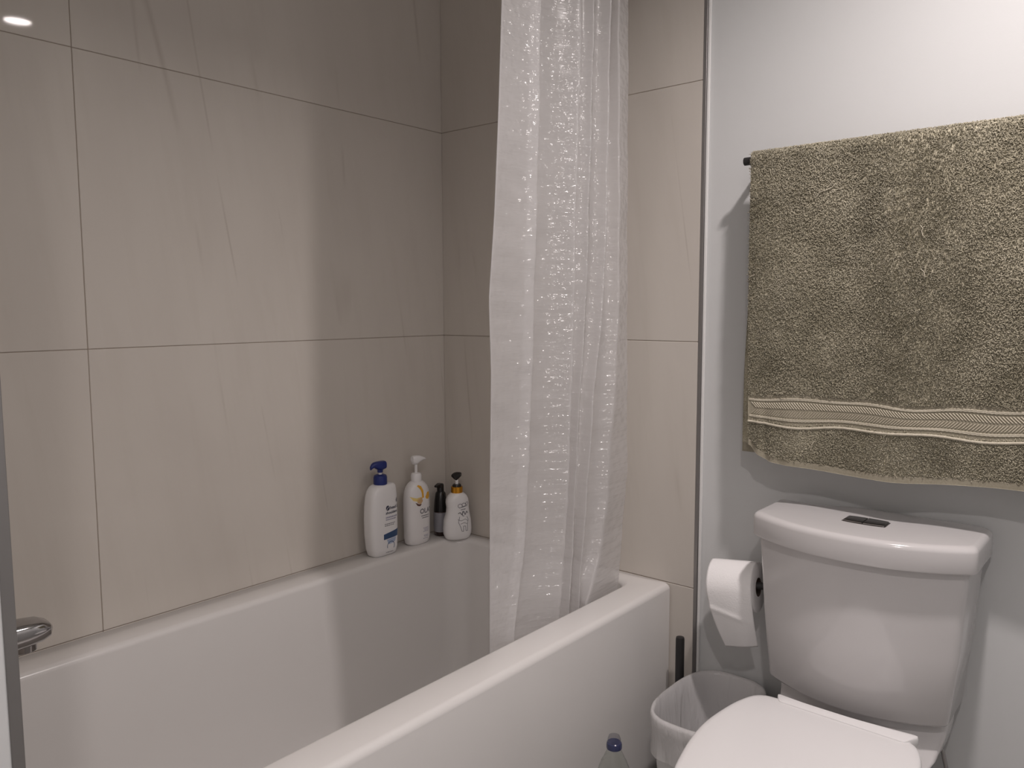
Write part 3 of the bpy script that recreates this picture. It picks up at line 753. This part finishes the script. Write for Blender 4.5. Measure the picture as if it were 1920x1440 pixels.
# ------------------------------------------------------------------ toilet
def build_toilet():
    CX = 1.265
    root = empty('toilet', (CX, -.25, 0))
    tag(root, 'white two piece toilet with bowed tank and closed lid', 'toilet')
    off = lambda P: [(x-CX, y+.25, z) for x, y, z in P]
    def bow(hw, yb, ye, yc, rf=.02, rb=.012, cx=CX, n=17):
        pts = [(cx+hw, yb, rb), (cx-hw, yb, rb), (cx-hw, ye, rf)]
        for i in range(1, n-1):
            t = -1+2*i/(n-1); pts.append((cx+hw*t, yc+(ye-yc)*t*t, 0))
        pts.append((cx+hw, ye, rf)); return round_poly(pts, 6)
    # tank
    R = []
    for z, hw, ye, yc, yb in ((.412, .160, -.140, -.192, -.022), (.4135, .165, -.146, -.200, -.018), (.420, .1685, -.150, -.205, -.016), (.55, .181, -.155, -.212, -.014), (.70, .191, -.160, -.219, -.012), (.7145, .191, -.160, -.219, -.012)):
        R.append(off([(x, y, z) for x, y in bow(hw, yb, ye, yc)]))
    MB().loft(R).build('tank', M['china'], root, auto=45)
    # lid: bowed front, set-back left corner at the rear
    def lid(d, z):
        cx = 1.2665; hw = .2035-d; ye = -.172+d; yc = -.240+d; yb = -.002-d*.5
        pts = [(cx+hw, yb-.010, .014), (cx+hw-.03, yb, .01), (1.215, yb, .02), (1.155, yb-.030, .03), (cx-hw, yb-.030, .006), (cx-hw, ye, .016)]
        n = 21
        for i in range(1, n-1):
            t = -1+2*i/(n-1); pts.append((cx+hw*t, yc+(ye-yc)*abs(t)**2.2, 0))
        pts.append((cx+hw, ye, .016)); return off([(x, y, z) for x, y in round_poly(pts, 6)])
    R = [lid(.006, .7150), lid(.001, .7155), lid(0, .7185), lid(0, .752)]
    for a in (20, 40, 60, 80, 90): R.append(lid(.012*(1-math.cos(math.radians(a))), .752+.012*math.sin(math.radians(a))))
    R.append(lid(.03, .7648)); R.append(lid(.06, .7652))
    tl = MB().loft(R).build('tank_lid', M['china'], root, auto=60)
    # dual flush button
    bc = (1.2705, -.1215)
    def btn(x0, x1, z0, z1, d=0.0, bw=.004):
        pts = []
        n = 9
        top = [(x0+(x1-x0)*i/(n-1)) for i in range(n)]
        f = lambda x: .0195+bw*(1-((x)/.040)**2)-d
        P = [(bc[0]+x, bc[1]-f(x)) for x in top]+[(bc[0]+x, bc[1]+f(x)) for x in reversed(top)]
        s2 = [(bc[0]+(x-bc[0])*.94, bc[1]+(y-bc[1])*.9) for x, y in P]
        return MB().loft([off([(x, y, z0) for x, y in P]), off([(x, y, z1-.001) for x, y in P]), off([(x, y, z1) for x, y in s2])])
    btn(-.040, .040, .7635, .7668).build('flush_plate', M['darkchrome'], tl, auto=40)
    btn(-.0375, -.0015, .7660, .7690, .002).build('flush_button', M['darkchrome'], tl, auto=40)
    btn(.0005, .0375, .7660, .7690, .002).build('flush_button', M['darkchrome'], tl, auto=40)
    # bowl: rear deck, rim and pedestal in one china body
    sx = 1.2605
    half = [(.0, -.243), (.06, -.243), (.105, -.243), (.132, -.247), (.150, -.262), (.162, -.292), (.170, -.33), (.1765, -.39), (.176, -.44), (.170, -.49), (.160, -.54), (.146, -.592), (.122, -.645), (.085, -.688), (.04, -.708)]
    def outline(scale=1.0, yoff=0.0, yscale=1.0, drop=0.0):
        R_ = [(sx+a*scale, -.47+(b+.47)*yscale+yoff) for a, b in half] + [(sx, -.47+(-.712+.47)*yscale+yoff)] + [(sx-a*scale, -.47+(b+.47)*yscale+yoff) for a, b in reversed(half[1:])]
        return smooth_closed(R_, 3)
    R = [[(x, y, z) for x, y in outline(s_, yo, ys)] for z, s_, yo, ys in
         ((.0, .68, .06, .90), (.012, .70, .06, .90), (.06, .64, .07, .84), (.15, .60, .08, .78), (.23, .72, .05, .85), (.30, .88, .02, .94), (.345, .97, .0, .985), (.372, .985, .0, .99), (.384, .975, .0, .985), (.388, .95, .0, .97))]
    bw = MB().loft([off(r) for r in R])
    D = []
    for z, hw, ye, yc in ((.0, .085, -.30, -.30), (.20, .085, -.30, -.30), (.30, .115, -.25, -.27), (.345, .148, -.16, -.20), (.38, .156, -.125, -.172), (.4085, .157, -.122, -.168), (.412, .155, -.118, -.164)):
        D.append(off([(x, y, z) for x, y in bow(hw, -.035, ye, yc, .03, .02, cx=CX+.004)]))
    bw.loft(D); bw.build('bowl', M['china'], root, auto=45)
    # seat ring and lid
    R = [[(x, y, z) for x, y in outline(s_)] for z, s_ in ((.389, .97), (.391, .985), (.400, .99), (.4025, .975))]
    MB().loft([off(r) for r in R]).build('seat', M['seat'], root, auto=45)
    R = [[(x, y, z) for x, y in outline(s_, 0, ys)] for z, s_, ys in ((.4035, .975, .985), (.405, .995, .998), (.411, 1.0, 1.0), (.4165, .992, .995), (.4192, .972, .985), (.4205, .93, .955), (.4212, .7, .8), (.4215, .35, .5))]
    MB().loft([off(r) for r in R]).build('seat_lid', M['seat'], root, auto=60)
    # hinge cover behind the lid
    hx0, hx1 = 1.150, 1.405
    P = round_poly([(hx1+.002, -.226, .012), (hx1-.016, -.266, .008), (hx0+.012, -.262, .008), (hx0, -.234, .004), (1.20, -.240, .03), (1.30, -.240, .03)], 5)
    cxx, cyy = (hx0+hx1)/2, -.245
    sc_ = lambda k, z: off([(cxx+(x-cxx)*k, cyy+(y-cyy)*(1-(1-k)*6), z) for x, y in P])
    MB().loft([sc_(.985, .404), sc_(1, .407), sc_(1, .418), sc_(.992, .4225), sc_(.97, .4238)]).build('hinge_cover', M['seat'], root, auto=50)
    for x in (CX-.10, CX+.10):
        MB().lathe([(.014, 0.0), (.014, .010), (.010, .018), (.004, .021)], 20, (x-CX, -.30+.25)).build('bolt_cap', M['china'], root)
build_toilet()
# shut-off valve on the wall beside the toilet base
sv = empty('shutoff_valve', (1.418, .008, .225))
tag(sv, 'small chrome water shut-off valve on the wall low beside the toilet', 'valve')
MB().tube([(0, -.001, 0), (0, -.045, 0)], .007, 14).build('valve_body', M['chrome'], sv)
MB().lathe([(.022, 0), (.022, .004), (.012, .007)], 24).build('wall_flange', M['chrome'], sv).rotation_euler = (PI/2, 0, 0)
MB().tube([(0, -.040, 0), (.0, -.040, .03), (-.012, -.038, .08), (-.035, -.045, .14), (-.045, -.05, .186)], .004, 10).build('supply_hose', M['chrome'], sv)
MB().loft([[(a, -.045-d, b) for a, b in [(.017*math.cos(t), .011*math.sin(t)) for t in [2*PI*i/20 for i in range(20)]]] for d in (0, .012)]).build('valve_handle', M['chrome'], sv, bevel=.002)

# ------------------------------------------------------------------ toilet paper and holder
PX0, PX1, PY, PZ, PR, CR = .941, 1.040, -.080, .575, .0545, .0205
tp = empty('toilet_paper_roll', (PX0, PY, PZ))
tag(tp, 'white toilet paper roll with loose sheet hanging down beside the tank', 'toilet paper')
def xlathe(prof, seg=40):
    m = MB(); m.loft([[(x, r*math.cos(2*PI*i/seg), r*math.sin(2*PI*i/seg)) for i in range(seg)] for x, r in prof], False, False); return m
W = PX1-PX0
xlathe([(0, CR), (0, PR-.001), (.001, PR), (W-.001, PR), (W, PR-.001), (W, CR)]).build('paper_roll', M['paper'], tp, auto=50)
xlathe([(-.0005, CR-.0012), (-.0005, CR), (W+.0005, CR), (W+.0005, CR-.0012), (-.0005, CR-.0012)]).build('cardboard_core', M['card'], tp, auto=50)
Pg = []; nu, nv = 26, 60
for i in range(nu):
    u = i/(nu-1)
    for j in range(nv):
        v = j/(nv-1)
        if v < .38:
            a = PI/2+ (PI/2)*v/.38
            y = (PR+.0012)*math.cos(a); z = (PR+.0012)*math.sin(a); x = u*W
        else:
            t = (v-.38)/.62
            y = -(PR+.0012)+.030*t**1.6+.004*math.sin(u*5+1.5)*t; z = -(.136-.012*u)*t
            x0 = .024*t**1.5; x1 = W-.001*t
            x = x0+(x1-x0)*u
            z += .010*max(0, t-.8)*5*(.5-u)*0
            y -= .0025*math.exp(-((t-.30-.25*u)/.05)**2)*(1 if u < .75 else .3)
        Pg.append((x, y, z-.006*(1-u)*0))
o = MB().grid(Pg, nu, nv).build('loose_sheet', M['paper'], tp)
sm = o.modifiers.new('thickness', 'SOLIDIFY'); sm.thickness = .0006; sm.offset = 0
th_ = empty('toilet_paper_holder', (1.058, .008, PZ))
tag(th_, 'black wall mounted holder arm through the toilet paper roll', 'toilet paper holder')
MB().tube([(0, -.002, 0), (0, PY-.008+.016, 0), (-.003, PY-.008+.005, 0), (-.012, PY-.008+.001, -.001), (-.128, PY-.008-.0125, -.0105)], .0080, 16).build('holder_arm', M['black'], th_)
MB().lathe([(.023, 0), (.023, .006), (.019, .009)], 28).build('wall_plate', M['black'], th_).rotation_euler = (PI/2, 0, 0)
ry, rz_ = math.radians(-5), math.radians(7)
R_ = Matrix.Rotation(rz_, 4, 'Z') @ Matrix.Rotation(ry, 4, 'Y')
mid = Vector((PX0+W/2, PY, PZ-(CR-.0012-.0085)+.0002)); tp.location = mid - (R_.to_3x3() @ Vector((W/2, 0, 0))); tp.rotation_euler = R_.to_euler()
# ------------------------------------------------------------------ bin, liner, brush, bottle
BX, BY = .972, -.162
def binring(k, z, hx=.0975, hy=.150, n=3.0, seg=64, wob=0, ph=0):
    out = []
    for i in range(seg):
        t = 2*PI*i/seg; c, s_ = math.cos(t), math.sin(t)
        w = 1+wob*(math.sin(9*t+ph)+.6*math.sin(17*t+2*ph))
        out.append((hx*k*w*math.copysign(abs(c)**(2/n), c), hy*k*w*math.copysign(abs(s_)**(2/n), s_), z))
    return out
wbn = empty('waste_bin', (BX, BY, 0))
tag(wbn, 'small white plastic waste bin between the tub and the toilet', 'waste bin')
MB().loft([binring(.74, .0), binring(.76, .004), binring(.86, .15), binring(.945, .275), binring(.95, .285), binring(.985, .290), binring(1.0, .296), binring(1.0, .314), binring(.99, .319), binring(.965, .320), binring(.945, .314), binring(.93, .28), binring(.84, .13), binring(.73, .012)], True, True).build('bin_body', M['bin'], wbn, auto=60)
ln = empty('bin_liner', (BX, BY, .32))
tag(ln, 'translucent white bag lining the waste bin and folded over its rim', 'bin liner')
R = [binring(1.0+.008, .235, wob=.012, ph=1.0), binring(1.005, .25, wob=.009, ph=1.2), binring(1.0, .275, wob=.006, ph=1.4), binring(1.012, .296, wob=.002), binring(1.014, .315), binring(1.0, .3225), binring(.965, .3235), binring(.935, .316), binring(.915, .28, wob=.004, ph=.3), binring(.87, .22, wob=.010, ph=.8), binring(.82, .14, wob=.014, ph=1.6), binring(.74, .07, wob=.02, ph=2.2), binring(.66, .03, wob=.02, ph=2.9), binring(.3, .022, wob=.02)]
MB().loft([[(x, y, z-.32) for x, y, z in r] for r in R], False, True).build('bag_film', M['liner'], ln, auto=80)
tb_ = empty('toilet_brush', (.8365, -.045, 0))
tag(tb_, 'black toilet brush handle standing upright behind the waste bin', 'toilet brush')
MB().lathe([(.0105, .10), (.0105, .385), (.0095, .3895), (.006, .391)], 24).build('brush_handle', M['black'], tb_)
MB().lathe([(.030, 0), (.031, .004), (.028, .12), (.026, .122), (.011, .123)], 28).build('brush_holder', M['black'], tb_)

wbt = empty('water_bottle', (.873, -.392, -.003))
tag(wbt, 'clear plastic water bottle with blue cap standing beside the tub apron', 'water bottle')
prof = [(.030, 0), (.038, .003), (.0415, .012), (.0415, .05), (.0395, .06), (.0415, .07), (.0415, .11), (.0398, .118), (.0415, .126), (.0415, .165), (.0425, .180), (.0420, .195), (.0390, .212), (.0335, .232), (.0270, .250), (.0195, .266), (.0148, .276), (.0135, .281), (.0132, .289)]
fp = []
for (r0, z0), (r1, z1) in zip(prof[:-1], prof[1:]):
    for q in range(4):
        t = q/4; r_, z_ = r0+(r1-r0)*t, z0+(z1-z0)*t
        if .185 < z_ < .262: r_ += .0007*math.sin((z_-.185)*2*PI/.0128)
        fp.append((r_, z_))
fp.append(prof[-1])
MB().lathe(fp, 48, cap1=False).build('bottle_body', M['pet'], wbt)
MB().lathe([(.0134, .280), (.0158, .281), (.0160, .2835), (.0160, .2885), (.0150, .293), (.0132, .2945)], 32).build('cap_ring', M['bluecap'], wbt)
MB().lathe([(.0138, .2935), (.0134, .301), (.0112, .307), (.006, .3095), (.0003, .310)], 32).build('cap_dome', M['petcap'], wbt)

# ------------------------------------------------------------------ world, camera, view
w = bpy.data.worlds.new('World'); S.world = w; w.use_nodes = True
w.node_tree.nodes['Background'].inputs[0].default_value = (1, .97, .95, 1); w.node_tree.nodes['Background'].inputs[1].default_value = .02

cd = bpy.data.cameras.new('camera'); cam = bpy.data.objects.new('camera', cd); COL.objects.link(cam)
r = Vector((0.76511032, 0.64388885, -0.00365373)); d = Vector((0.05855814, -0.07523119, -0.99544523)); f = Vector((-0.64123096, 0.76141146, -0.0952651))
mw = Matrix(((r.x, -d.x, -f.x, 1.71448), (r.y, -d.y, -f.y, -1.71385), (r.z, -d.z, -f.z, 1.18090), (0, 0, 0, 1)))
cam.matrix_world = mw
cd.sensor_fit = 'HORIZONTAL'; cd.sensor_width = 36.0; cd.lens = 1483.891/1920*36; cd.clip_start = .02
S.camera = cam
S.view_settings.view_transform = 'Standard'; S.view_settings.look = 'None'; S.view_settings.gamma = 1.0
S.view_settings.use_curve_mapping = False; S.view_settings.exposure = -0.07
S.cycles.max_bounces = 12; S.cycles.diffuse_bounces = 6; S.cycles.transparent_max_bounces = 16
